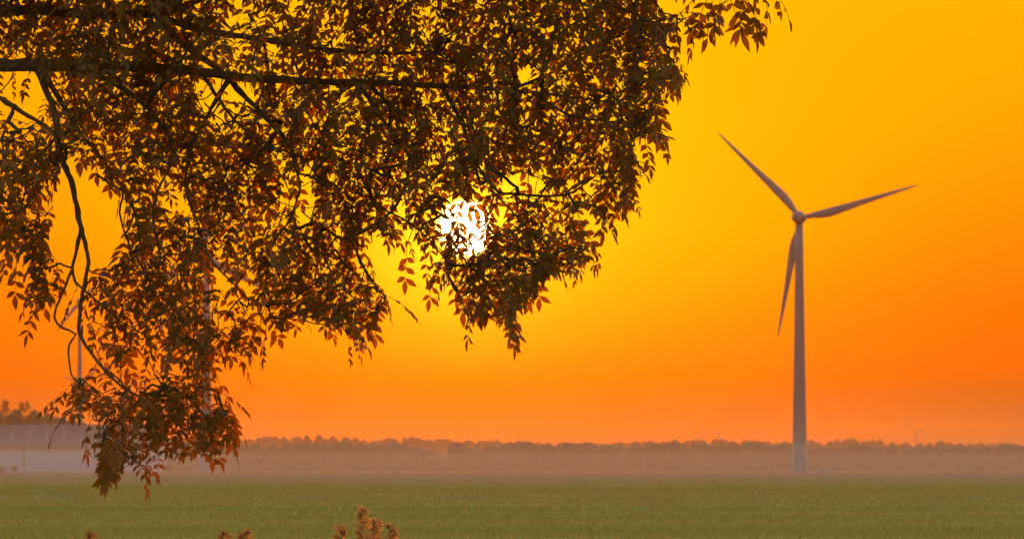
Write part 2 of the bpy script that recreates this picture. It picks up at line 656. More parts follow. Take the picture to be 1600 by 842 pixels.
def bush(px, Y, w, h, label, seed, group=None):
    g = np.random.default_rng(seed)
    b = at(px, 730, Y)
    b.z = 0
    root = empty('bush', b, label, 'bush', group)
    V = np.vstack([crown_faces(g.uniform(-w, w) * 0.6, g.uniform(-0.6, 0.6), 0.0, h * g.uniform(0.7, 1.0), w * 0.45, 60, 0.22, g) for _ in range(6)])
    V[:, 2] = np.maximum(V[:, 2], 0.0)
    link('foliage', tri_mesh('foliage', V, np.arange(len(V)).reshape(-1, 3), bush_m), root)
    VV, FF = [], []
    for q in range(5):
        x = w * (q - 2) * 0.3
        v, f = tube([(x * 0.3, 0, 0), (x, 0, h * 0.7)], [0.06, 0.02], 5)
        FF += [tuple(i + len(VV) for i in z) for z in f]
        VV += v
    link('stems', mesh_data('stems', VV, FF, bark_far), root)


bush(2, 1660, 2.4, 2.0, 'brownish bush at the foot of the barn wall by the left edge', 61, 'bushes by the barn')
bush(24, 1664, 2.8, 2.4, 'widest brownish bush at the barn foot, beside the wall joint', 62, 'bushes by the barn')
bush(262, 1664, 2.6, 3.4, 'brownish bush beyond the right end of the barn', 63, 'bushes by the barn')

# ------------------------------------------------------------------ wind turbines
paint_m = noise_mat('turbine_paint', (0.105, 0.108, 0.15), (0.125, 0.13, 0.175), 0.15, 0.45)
conc_m = noise_mat('concrete', (0.30, 0.29, 0.28), (0.40, 0.39, 0.38), 1.5, 0.9, 0.3)
dark_m = noise_mat('painted_steel_grey', (0.20, 0.20, 0.21), (0.27, 0.27, 0.28), 0.6, 0.5)


def blade_mesh(R, c):
    """blade along +X, chord bulging to -Y, lens profile; c = widest chord"""
    st = [(0.0, -.26, .26, .52), (0.04, -.26, .26, .52), (0.09, -.34, .27, .46), (0.15, -.58, .27, .36), (0.22, -.74, .26, .28),
          (0.3, -.70, .24, .23), (0.45, -.53, .21, .17), (0.6, -.39, .18, .13), (0.75, -.27, .15, .09), (0.88, -.18, .11, .06), (0.96, -.10, .07, .04), (1.0, -.03, .03, .015)]
    V, F = [], []
    k = 10
    for t, a, b, th in st:
        tw = math.radians(12 * (1 - t) ** 2)
        for q in range(k):
            an = 2 * math.pi * q / k
            y = ((a + b) / 2 + (b - a) / 2 * math.cos(an)) * c
            z = th / 2 * math.sin(an) * c
            V.append((t * R, y * math.cos(tw) - z * math.sin(tw), y * math.sin(tw) + z * math.cos(tw)))
    for i in range(len(st) - 1):
        for q in range(k):
            q2 = (q + 1) % k
            F.append((i * k + q, i * k + q2, (i + 1) * k + q2, (i + 1) * k + q))
    F += [tuple(reversed(range(k))), tuple((len(st) - 1) * k + q for q in range(k))]
    return V, F


def lathe(profile, sides, axis='z'):
    V, F = [], []
    for r, h in profile:
        for q in range(sides):
            an = 2 * math.pi * q / sides
            V.append((r * math.cos(an), r * math.sin(an), h) if axis == 'z' else (r * math.cos(an), h, r * math.sin(an)))
    for i in range(len(profile) - 1):
        for q in range(sides):
            q2 = (q + 1) % sides
            f = (i * sides + q, i * sides + q2, (i + 1) * sides + q2, (i + 1) * sides + q)
            F.append(f if axis == 'z' else tuple(reversed(f)))
    F += [tuple(reversed(range(sides))), tuple((len(profile) - 1) * sides + q for q in range(sides))]
    return V, F


def turbine(px, hub_py, Y, R, chord, rb, rt, yaw, angles, label, pad=True, nac=(1.6, 5.0)):
    b = at(px, 730, Y)
    b.z = 0
    H = at(px, hub_py, Y).z
    root = empty('wind_turbine', b, label, 'wind turbine', 'wind turbines')
    prof = [(rb * 1.12, 0.0), (rb * 1.12, 0.5), (rb, 0.52)]
    for i in range(1, 9):
        t = i / 8
        prof.append((rb + (rt - rb) * (t ** 0.85), 0.52 + (H - 1.0 - 0.52) * t))
    v, f = lathe(prof, 24)
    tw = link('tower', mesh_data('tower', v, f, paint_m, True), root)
    if pad:
        for t in (0.33, 0.66):
            z = H * t
            r = rb + (rt - rb) * (t ** 0.85)
            v, f = lathe([(r + 0.02, z - 0.12), (r + 0.07, z - 0.1), (r + 0.07, z + 0.1), (r + 0.02, z + 0.12)], 24)
            link('flange', mesh_data('flange', v, f, paint_m), tw)
        v, f = box(-0.5, 0.5, -rb - 0.06, -rb + 0.2, 0.9, 3.1)
        link('door', mesh_data('door', v, f, dark_m), tw)
        v, f = lathe([(rb * 1.9, 0.0), (rb * 1.9, 0.25), (rb * 1.7, 0.35)], 24)
        link('foundation', mesh_data('foundation', v, f, conc_m), root)
    nr, nl = nac
    rot = Matrix.Rotation(-yaw, 4, 'Z')         # local +Y = rotor axis, away from the camera
    ov = nl * 0.45
    npf = [(nr * .08, -nl * 0.56), (nr * .5, -nl * 0.545), (nr * .8, -nl * 0.49), (nr, -nl * 0.3), (nr, nl * 0.1), (nr * .9, nl * 0.35), (nr * .7, nl * 0.42)]
    v, f = lathe(npf, 16, 'y')
    v = [rot @ Vector((x, y, z * 0.95)) + Vector((0, 0, H)) for x, y, z in v]
    link('nacelle', mesh_data('nacelle', v, f, paint_m, True), root)
    hpf = [(nr * .72, nl * 0.425), (nr * .78, nl * 0.5), (nr * .72, nl * 0.66), (nr * .45, nl * 0.8), (nr * .12, nl * 0.86)]
    v, f = lathe(hpf, 16, 'y')
    v = [rot @ Vector(p) + Vector((0, 0, H)) for p in v]
    link('hub', mesh_data('hub', v, f, paint_m, True), root)
    bv, bf = blade_mesh(R, chord)
    me = mesh_data('blade', bv, bf, paint_m, True)
    for a in angles:
        o = link('blade', me, root)
        # blade +X -> (cos a, 0, sin a), chord +Y stays in the rotor plane
        m = Matrix(((math.cos(a), -math.sin(a), 0, 0), (0, 0, -1, 0), (math.sin(a), math.cos(a), 0, 0), (0, 0, 0, 1)))
        o.matrix_local = Matrix.Translation((0, 0, H)) @ rot @ Matrix.Translation((0, nl * 0.55, 0)) @ m
    return root


RD = math.radians
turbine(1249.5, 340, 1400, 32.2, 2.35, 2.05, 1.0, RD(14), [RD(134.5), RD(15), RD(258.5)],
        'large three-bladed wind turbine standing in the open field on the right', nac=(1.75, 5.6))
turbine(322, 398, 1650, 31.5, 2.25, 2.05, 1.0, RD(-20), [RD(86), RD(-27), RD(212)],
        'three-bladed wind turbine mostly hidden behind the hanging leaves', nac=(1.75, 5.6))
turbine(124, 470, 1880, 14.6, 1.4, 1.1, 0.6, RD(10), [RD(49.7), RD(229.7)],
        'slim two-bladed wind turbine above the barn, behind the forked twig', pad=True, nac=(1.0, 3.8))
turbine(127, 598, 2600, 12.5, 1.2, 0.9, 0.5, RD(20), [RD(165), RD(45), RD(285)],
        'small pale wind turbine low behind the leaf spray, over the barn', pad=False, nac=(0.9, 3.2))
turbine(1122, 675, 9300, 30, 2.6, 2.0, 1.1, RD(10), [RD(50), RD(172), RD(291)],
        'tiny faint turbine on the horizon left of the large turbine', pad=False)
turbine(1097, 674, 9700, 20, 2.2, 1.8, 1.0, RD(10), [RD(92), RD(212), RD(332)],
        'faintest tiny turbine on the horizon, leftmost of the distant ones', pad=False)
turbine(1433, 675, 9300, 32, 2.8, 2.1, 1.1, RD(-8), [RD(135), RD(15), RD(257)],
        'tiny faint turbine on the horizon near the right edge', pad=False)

# transformer box by the turbine
tb = at(1290, 730, 1392)
tb.z = 0
tbx = empty('transformer_box', tb, 'low pale transformer box on the ground right of the large turbine', 'utility box')
v, f = box(-2.0, 2.0, -1.0, 1.0, 0.15, 1.05)
link('body', mesh_data('body', v, f, paint_m), tbx)
v, f = merge([box(-2.15, 2.15, -1.15, 1.15, 1.052, 1.16), box(-1.9, 1.9, -0.9, 0.9, 1.162, 1.24)])
link('lid', mesh_data('lid', v, f, conc_m), tbx)
v, f = box(-2.1, 2.1, -1.1, 1.1, 0.0, 0.148)
link('plinth', mesh_data('plinth', v, f, conc_m), tbx)
for s in (-1, 1):
    v, f = box(s * 0.95 - 0.85, s * 0.95 + 0.85, -1.05, -1.002, 0.22, 1.0)
    link('door', mesh_data('door', v, f, dark_m), tbx)

# ------------------------------------------------------------------ ash tree: leaf shapes
leaf_m, lt, lb = new_mat('ash_leaf')
lgeo = N(lt, 'ShaderNodeNewGeometry')
lobj = N(lt, 'ShaderNodeObjectInfo')
lr = math_node(lt, 'FRACT', math_node(lt, 'ADD', lgeo.outputs['Random Per Island'], lobj.outputs['Random']))
lcol = ramp(lt, lr, [(0.0, (0.110, 0.064, 0.010, 1)), (0.5, (0.140, 0.079, 0.012, 1)), (0.85, (0.160, 0.084, 0.014, 1)), (1.0, (0.180, 0.080, 0.014, 1))])
L(lt, lcol, lb.inputs['Base Color'])
lb.inputs['Roughness'].default_value = 0.42
lb.inputs['Specular IOR Level'].default_value = 0.22
ltr = N(lt, 'ShaderNodeBsdfTranslucent')
ltc = N(lt, 'ShaderNodeMix', data_type='RGBA', blend_type='MULTIPLY')
ltc.inputs[0].default_value = 1.0
L(lt, lcol, ltc.inputs[6])
ltc.inputs[7].default_value = (2.6, 1.3, 0.5, 1)
L(lt, ltc.outputs[2], ltr.inputs[0])
lm1 = N(lt, 'ShaderNodeMixShader')
lm1.inputs[0].default_value = 0.35
L(lt, lb.outputs[0], lm1.inputs[1])
L(lt, ltr.outputs[0], lm1.inputs[2])
# light that a leaf lets through keeps some of its direction
lrf = N(lt, 'ShaderNodeBsdfRefraction')
lrf.inputs['Color'].default_value = (0.9, 0.24, 0.016, 1)
lrf.inputs['Roughness'].default_value = 0.85
lrf.inputs['IOR'].default_value = 1.10
lm2 = N(lt, 'ShaderNodeMixShader')
lm2.inputs[0].default_value = 0.016
L(lt, lm1.outputs[0], lm2.inputs[1])
L(lt, lrf.outputs[0], lm2.inputs[2])
ltp = N(lt, 'ShaderNodeBsdfTransparent')
ltp.inputs[0].default_value = (1.0, 0.36, 0.02, 1)
lm3 = N(lt, 'ShaderNodeMixShader')
lm3.inputs[0].default_value = 0.050
L(lt, lm2.outputs[0], lm3.inputs[1])
L(lt, ltp.outputs[0], lm3.inputs[2])
L(lt, lm3.outputs[0], lt.nodes['Material Output'].inputs[0])

bark_m = noise_mat('ash_bark', (0.085, 0.040, 0.015), (0.165, 0.080, 0.032), 14.0, 0.9, 0.6, 60.0)


twig_m = noise_mat('ash_twig', (0.065, 0.031, 0.012), (0.11, 0.054, 0.020), 30.0, 0.9)


def leaflet(base, d, n, Ln, W, fold, curl, side_curl, V, F, S):
    d = d.normalized()
    w = n.cross(d).normalized()
    n = d.cross(w).normalized()
    st = ((0.10, .19), (0.30, .45), (0.52, .49), (0.75, .29), (0.91, .085))
    o = len(V)
    V.append(base)
    for t, hw in st:
        c = base + d * Ln * t + Vector((0, 0, -1)) * (curl * Ln * t * t) + w * (side_curl * Ln * t * t)
        h = hw * W
        V.append(c)
        V.append(c + w * h + n * h * fold)
        V.append(c - w * h + n * h * fold)
        for e in (-0.5, 0.0, 0.5):
            S.append(c + w * h * e * 1.4)
    t = 1.0
    tip = base + d * Ln + Vector((0, 0, -1)) * (curl * Ln) + w * (side_curl * Ln)
    V.append(tip)
    S.append(tip)
    F.append((o, o + 2, o + 1))
    F.append((o, o + 1, o + 3))
    for i in range(4):
        a, b = o + 1 + 3 * i, o + 4 + 3 * i
        F += [(a, a + 1, b + 1), (a, b + 1, b), (a, b, b + 2), (a, b + 2, a + 2)]
    a, b = o + 13, o + 16
    F += [(a, a + 1, b), (a, b, a + 2)]


def make_leaf(seed, pitch):
    """pinnate ash leaf, stalk leaving the origin along +X, gravity along -Z; pitch = downward angle at the base"""
    g = random.Random(seed)
    V, F, S = [], [], []
    Lr = g.uniform(0.12, 0.165)
    seg = 8
    p = Vector((0, 0, 0))
    pts = [p.copy()]
    dirs = []
    pt = pitch
    bend = g.uniform(0.35, 0.9) * (1 if pitch < 1.0 else 0.3)
    for i in range(seg):
        d = Vector((math.cos(pt), g.uniform(-.06, .06), -math.sin(pt)))
        p = p + d * (Lr / seg)
        pts.append(p.copy())
        dirs.append(d)
        pt += bend / seg
    rad = [0.0016 - 0.0009 * i / seg for i in range(seg + 1)]
    for i in range(seg):
        pass
    tv, tf = tube(pts, rad, 3, False)
    V += tv
    for q in tf:
        F += [(q[0], q[1], q[2]), (q[0], q[2], q[3])]
    pairs = g.choice((3, 3, 4))
    size = g.uniform(0.046, 0.060)
    wide = g.uniform(0.34, 0.48)
    stations = [0.34 + 0.60 * i / max(1, pairs - 1) for i in range(pairs)]
    droop = g.uniform(0.15, 0.65)
    for si, s in enumerate(stations):
        i = min(seg - 1, int(s * seg))
        q = pts[i].lerp(pts[i + 1], s * seg - i)
        t = dirs[i].normalized()
        up = Vector((0, 1, 0)).cross(t) * -1
        if up.z < 0:
            up = -up
        for sd in (-1, 1):
            if g.random() < 0.07:
                continue
            s2 = min(0.97, max(0.2, s + g.uniform(-.04, .04)))
            i = min(seg - 1, int(s2 * seg))
            q = pts[i].lerp(pts[i + 1], s2 * seg - i)
            a = math.radians(g.uniform(48, 74))
            d = t * math.cos(a) + Vector((0, sd, 0)) * math.sin(a) + Vector((0, 0, -droop * g.uniform(0.5, 1.4) * (1 - 0.75 * max(0.0, -t.z))))
            nn = (up + Vector((g.uniform(-.55, .55), sd * 0.2 + g.uniform(-.55, .55), g.uniform(-.3, .3))))
            leaflet(q, d, nn, size * g.uniform(0.68, 1.15) * (0.82 if si == 0 else 1.0), size * wide * g.uniform(0.92, 1.08),
                    g.uniform(0.1, 0.45), g.uniform(0.0, 0.28), g.uniform(-.12, .12), V, F, S)
    t = dirs[-1].normalized()
    up = Vector((0, 1, 0)).cross(t) * -1
    if up.z < 0:
        up = -up
    leaflet(pts[-1], t + Vector((0, 0, -0.15)), up, size * g.uniform(0.95, 1.2), size * wide * g.uniform(1.0, 1.12), g.uniform(0.1, 0.4),
            g.uniform(0.0, 0.25), g.uniform(-.1, .1), V, F, S)
    return np.array([tuple(x) for x in V]), np.array(F), np.array([tuple(x) for x in S])


PITCHES = [-0.25, 0.0, 0.15, 0.35, 0.55, 0.75, 0.9, 1.05, 1.2, 1.35, 0.45, 1.1, 0.65, 0.25, 0.85, 1.25]
variants = [make_leaf(100 + i, p) for i, p in enumerate(PITCHES)]

# ------------------------------------------------------------------ where the crown is thick and where it is open
# share of the sky that leaves cover, one figure per 40 x 40 photo pixels (rows from the top)
DENS = [
    "9999999887666899887998999898",
    "8999998776688899888998999973",
    "8899999876678888999999788998",
    "3168999635887789998777888960",
    "2178999836888899988888999800",
    "7667899988889999989998899940",
    "9825789998878999999998889950",
    "9601586888758988887666778200",
    "8300377787767886755787631000",
    "7500377878787742667888730000",
    "3514688867888730488899720000",
    "0444888845788883059998500000",
    "0014788874588885007770000000",
    "0014679876545560000450000000",
    "0024556644000000000000000000",
    "0057788860000000000000000000",
    "0027889975000000000000000000",
    "0005878764000000000000000000",
    "0004550000000000000000000000",
    "0000030000000000000000000000",
]
COV = [0, .10, .22, .35, .48, .62, .75, .88, .96, .995]
DG = np.array([[COV[int(c)] for c in (r + '0' * 28)[:28]] for r in DENS], float)
OUT = [[(-90, -90), (1015, -90), (1030, 5), (1050, 18), (1085, 22), (1104, 26), (1114, 50), (1112, 66), (1085, 62), (1056, 56), (1055, 90),
        (1075, 108), (1081, 128), (1064, 134), (1052, 143), (1046, 158), (1026, 174), (1026, 190), (1055, 202), (1059, 216), (1046, 234),
        (1028, 237), (992, 234), (1015, 254), (1016, 277), (1005, 285), (998, 320), (985, 344), (966, 332), (963, 364), (936, 354),
        (915, 332), (906, 345), (920, 362), (941, 385), (939, 405), (926, 426), (908, 432), (880, 444), (852, 447), (848, 479),
        (826, 474), (823, 502), (809, 500), (812, 531), (795, 527), (770, 507), (752, 519), (735, 517), (708, 484), (706, 452),
        (690, 462), (664, 452), (660, 425), (664, 410), (684, 400), (655, 392), (630, 390), (600, 380), (567, 372), (573, 392), (589, 428),
        (601, 450), (623, 478), (606, 502), (593, 518), (580, 537), (574, 560), (548, 552), (535, 524), (505, 520), (470, 508),
        (440, 538), (425, 508), (413, 530), (411, 562), (380, 578), (357, 556), (354, 570), (332, 577), (328, 604), (352, 616), (370, 640),
        (383, 664), (372, 688), (350, 682), (369, 716), (340, 717), (310, 726), (280, 732), (246, 722), (248, 770), (226, 768),
        (205, 729), (182, 752), (164, 758), (146, 742), (142, 718), (134, 690), (146, 666), (116, 648), (104, 667), (94, 645), (79, 637),
        (100, 605), (106, 584), (128, 582), (112, 560), (118, 525), (96, 500), (112, 470), (106, 448), (134, 432), (152, 412), (190, 400),
        (186, 370), (190, 332), (178, 302), (150, 278), (122, 258), (98, 250), (93, 265), (82, 284), (90, 305), (91, 326), (78, 346),
        (82, 372), (76, 386), (99, 408), (97, 424), (80, 424), (90, 452), (86, 476), (70, 494), (36, 502), (30, 478), (50, 448),
        (34, 432), (16, 426), (2, 446), (-90, 446)]]
GAPS = [[(-90, 118), (-5, 118), (20, 130), (36, 116), (52, 116), (66, 128), (76, 150), (74, 176), (58, 186), (38, 184), (18, 198), (-10, 212), (-90, 212)],
        [(308, 132), (345, 133), (385, 137), (400, 160), (372, 172), (358, 188), (336, 190), (326, 165)],
        [(385, 3), (396, 14), (392, 28), (370, 46), (362, 36)],
        [(464, 262), (483, 262), (486, 300), (479, 355), (463, 335), (456, 300)],
        [(336, 414), (348, 420), (376, 446), (378, 462), (362, 476), (346, 460)],
        [(610, 338), (634, 316), (630, 338), (618, 350), (596, 346)],
        [(770, 320), (786, 318), (800, 332), (790, 346), (773, 344)],
        [(786, 286), (828, 278), (852, 290), (850, 300), (800, 302)],
        [(893, 290), (924, 290), (916, 310), (890, 312)],
        [(800, 108), (812, 130), (830, 133), (846, 108), (834, 104), (818, 114)],
        [(112, 522), (126, 530), (160, 580), (166, 606), (150, 610), (140, 592), (122, 585), (112, 570)],
        [(190, 572), (216, 562), (236, 592), (258, 604), (214, 612)],
        [(250, 278), (262, 280), (272, 300), (262, 312), (252, 300)],
        [(272, 318), (286, 306), (296, 326), (284, 346), (276, 340)],
        [(650, 22), (660, 15), (690, 30), (688, 42), (650, 40)]]


def inside(poly, X, Y):
    r = np.zeros(X.shape, bool)
    n = len(poly)
    for i in range(n):
        x0, y0 = poly[i]
        x1, y1 = poly[(i + 1) % n]
        if y0 == y1:
            continue
        c = ((Y >= min(y0, y1)) & (Y < max(y0, y1)))
        xi = x0 + (Y - y0) * (x1 - x0) / (y1 - y0)
        r ^= c & (X < xi)
    return r


CELL = 3
MX0, MY0, MX1, MY1 = -90, -90, 1250, 800
gx = np.arange(MX0, MX1, CELL) + 1.5
gy = np.arange(MY0, MY1, CELL) + 1.5
XX, YY = np.meshgrid(gx, gy)
mask = np.zeros(XX.shape, bool)
for p in OUT:
    mask |= inside(p, XX, YY)
gap = np.zeros(XX.shape, bool)
for p in GAPS:
    gap |= inside(p, XX, YY)
def shrink(m, k):
    for _ in range(k):
        q = m.copy()
        q[1:] &= m[:-1]
        q[:-1] &= m[1:]
        q[:, 1:] &= m[:, :-1]
        q[:, :-1] &= m[:, 1:]
        q[0], q[:, 0] = m[0], m[:, 0]
        m = q
    return m


core_all = shrink(mask, 2)
core = core_all & ~gap
rim = mask & ~shrink(mask, 4) & ~gap
wide_mask = ~shrink(~mask, 3)
allowed = core
ci = np.clip((XX // 40).astype(int), 0, 27)
cj = np.clip((YY // 40).astype(int), 0, 19)
target = DG[cj, ci] * mask
target[gap] = 0.16
BS = 24 // CELL
ny, nx = mask.shape


def blocks(a):
    h, w = ny // BS, nx // BS
    return a[:h * BS, :w * BS].reshape(h, BS, w, BS).mean(axis=(1, 3))


cover = np.zeros(mask.shape, bool)
tgt_b = blocks(target * shrink(mask, 2))
hits = np.zeros(mask.shape)
cap_b = -np.log(1 - np.minimum(0.985, tgt_b)) * 1.75 + np.where(tgt_b > 0.88, 1.6, 0.0)
leaves = []                                # (variant, azimuth, tilt matrix, base point, scale)
YB0 = 19.4


def depth_at(px, py):
    return YB0 + 0.35 * math.sin(px * 0.011 + 1.0) * math.cos(py * 0.013) + 0.25 * math.sin(px * 0.027 + py * 0.019)


def project(P):
    Z = P[:, 2] - CAMZ
    dep = P[:, 1] * CP + Z * SP
    up = -P[:, 1] * SP + Z * CP
    return 800 + FPX * P[:, 0] / dep, 421 - FPX * up / dep


def leaf_matrix(a, tx, ty, s):
    ca, sa = math.cos(a), math.sin(a)
    R = np.array([[ca, -sa, 0], [sa, ca, 0], [0, 0, 1.0]])
    T = np.array(Matrix.Rotation(tx, 3, 'X') @ Matrix.Rotation(ty, 3, 'Y'))
    return (R @ T) * s


def try_leaf(px, py, vi, a, tx, ty, s, dep, maxout=0.06, force=False):
    M = leaf_matrix(a, tx, ty, s)
    b = np.array(at(px, py, dep))
    P = variants[vi][2] @ M.T + b
    u, v = project(P)
    i = ((u - MX0) / CELL).astype(int)
    j = ((v - MY0) / CELL).astype(int)
    ok = (i >= 0) & (i < nx) & (j >= 0) & (j < ny)
    if not force:
        if ok.sum() < len(ok) * 0.9:
            return False
        bi0, bj0 = int((px - MX0) / CELL), int((py - MY0) / CELL)
        if not (0 <= bi0 < nx and 0 <= bj0 < ny and allowed[bj0, bi0]):
            return False
        i, j = i[ok], j[ok]
        if (~allowed[j, i]).mean() > maxout:
            return False
        # does it land where leaves are still wanted?
        bi, bj = np.minimum(i // BS, tgt_b.shape[1] - 1), np.minimum(j // BS, tgt_b.shape[0] - 1)
        if (need[bj, bi]).mean() < 0.03:
            return False
    else:
        i, j = i[ok], j[ok]
    cover[j, i] = True
    np.add.at(hits, (j, i), 1.0)
    leaves.append((vi, M, b))
    return True


# a few sprays that stand clear of the rest: photo pixel of the stalk, variant, heading, scale
need = tgt_b.copy()
for px, py, vi, a, tx, s in [
        (636, 384, 9, 1.3, 0.1, 0.95), (700, 412, 8, 3.0, 0.1, 1.0), (684, 418, 9, 2.0, 0.2, 0.9), (602, 462, 3, 0.2, 0.2, 0.85), (166, 690, 9, -1.57, 0.0, 1.05),
        (228, 715, 9, 0.4, 0.4, 0.95), (338, 668, 5, 0.1, 0.3, 0.9), (346, 640, 4, 0.1, 0.2, 0.9), (340, 612, 3, 0.2, 0.2, 0.85),
        (118, 640, 4, 3.1, 0.1, 0.9), (112, 612, 3, 3.0, 0.2, 0.85), (372, 520, 8, 0.5, 0.2, 0.95), (352, 536, 5, 0.2, -0.2, 0.9),
        (1062, 20, 1, 0.1, 0.35, 0.95), (1078, 26, 5, 0.3, 0.3, 0.7), (1052, 108, 6, 0.3, 0.2, 0.7), (1030, 196, 7, 0.6, 0.2, 0.9),
        (60, 470, 8, 2.4, 0.2, 1.0), (74, 440, 4, 2.8, 0.2, 0.9), (70, 404, 5, 0.4, 0.2, 0.8), (26, 405, 9, 1.9, 0.0, 1.0),
        (20, 118, 9, 0.5, 0.2, 0.5), (46, 112, 9, 2.2, 0.2, 0.6), (930, 318, 6, 0.3, 0.2, 0.8), (900, 318, 1, 0.2, 0.3, 0.7),
        (905, 372, 5, 0.5, 0.2, 0.8), (560, 385, 5, 0.5, 0.1, 0.7), (545, 530, 9, 0.4, 0.2, 0.6), (800, 490, 9, 0.6, 0.1, 0.9),
        (740, 478, 9, 2.6, 0.1, 0.9),
        (1128, -12, 9, 1.2, 0.3, 1.0), (1150, -18, 8, 0.7, 0.1, 1.1), (1122, -8, 6, 2.9, 0.2, 0.8), (1178, -22, 9, 0.3, 0.2, 1.0), (1205, -20, 7, 0.4, 0.2, 0.8),
        (1098, -10, 5, 2.8, 0.5, 1.2), (1112, -14, 7, 1.9, 0.3, 1.25), (1136, -16, 8, 1.4, -0.3, 1.35), (1142, -8, 6, 3.0, 0.5, 1.2), (1160, -12, 5, 0.5, 0.5, 1.3),
        (1172, -18, 8, 1.9, 0.2, 1.25), (1186, -20, 6, 0.3, 0.5, 1.2), (1198, -16, 4, 0.2, 0.6, 1.1), (1128, 6, 8, 1.6, 0.4, 1.1), (1152, 2, 7, 0.9, -0.4, 1.1), (1066, 24, 6, 0.2, 0.4, 1.0), (1058, 30, 7, 0.9, 0.4, 0.9)]:
    try_leaf(px, py, vi, a, tx, 0.0, s, depth_at(px, py) - 0.1, force=True)
n_hand = len(leaves)

cov_b = blocks((cover & core_all).astype(float))
need = np.maximum(0, tgt_b - cov_b)
tries = 0
while tries < 80000 and len(leaves) < 5200:
    if tries % 60 == 0:
        cov_b = blocks((cover & core_all).astype(float))
        need = np.maximum(0, tgt_b - cov_b)
        need[blocks(hits) > cap_b] = 0.0
        w = need.ravel() ** 1.3
        tot = w.sum()
        if tot < 0.5:
            break
        cdf = np.cumsum(w) / tot
        picks = np.searchsorted(cdf, nrg.random(60))
    pk = int(picks[tries % 60])
    tries += 1
    bj, bi = divmod(pk, tgt_b.shape[1])
    px = MX0 + (bi + rng.random()) * BS * CELL + rng.uniform(-22, 22)
    py = MY0 + (bj + rng.random()) * BS * CELL - rng.uniform(0, 34)
    s = rng.uniform(0.60, 1.04)
    dep = depth_at(px, py) + rng.uniform(-0.45, 0.45)
    vi = rng.randrange(len(variants))
    allowed = core_all if rng.random() < 0.12 else core
    try_leaf(px, py, vi, rng.uniform(0, 6.283), rng.uniform(-.3, .3), rng.uniform(-.25, .25), s, dep, 0.06 if tries < 15000 else 0.10)
# drooping leaves whose tips make the ragged rim
allowed = wide_mask & ~gap
rj, ri = np.nonzero(rim & (XX > -40) & (YY > -40))
tgt_rim = target[rj, ri]
rr_ = np.random.default_rng(5)
n_rim = 0
for _ in range(16000):
    if n_rim > 520:
        break
    k = int(rr_.integers(len(rj)))
    if tgt_rim[k] < 0.2 or cover[max(0, rj[k] - 2):rj[k] + 3, max(0, ri[k] - 2):ri[k] + 3].mean() > 0.3:
        continue
    px, py = gx[ri[k]] + rng.uniform(-26, 14), gy[rj[k]] - rng.uniform(8, 52)
    bi0, bj0 = int((px - MX0) / CELL), int((py - MY0) / CELL)
    if not (0 <= bi0 < nx and 0 <= bj0 < ny and core[bj0, bi0]):
        continue
    vi = rng.choice((3, 4, 5, 6, 7, 8, 9, 10, 11, 12, 14, 15))
    need = np.ones_like(tgt_b)
    a = rng.gauss(0.2 if px > 300 else 3.0, 1.1)
    if try_leaf(px, py, vi, a, rng.uniform(-.3, .3), rng.uniform(-.2, .2), rng.uniform(0.7, 1.05), depth_at(px, py) + rng.uniform(-0.4, 0.3), 0.14):
        n_rim += 1
n_view = len(leaves)
print('RIM', n_rim)
print('LEAVES', n_view, 'tries', tries, 'need', float(need.sum()), 'cov', float(cov_b.sum()), 'tgt', float(tgt_b.sum()))

# ------------------------------------------------------------------ ash tree: trunk and branches
TRX, TRY = -4.7, 19.7
tree = empty('ash_tree', (TRX, TRY, 0), 'large dark leafy tree whose branches hang over the upper left of the view', 'tree')
tloc = Vector((TRX, TRY, 0))
MPX = YB0 / FPX

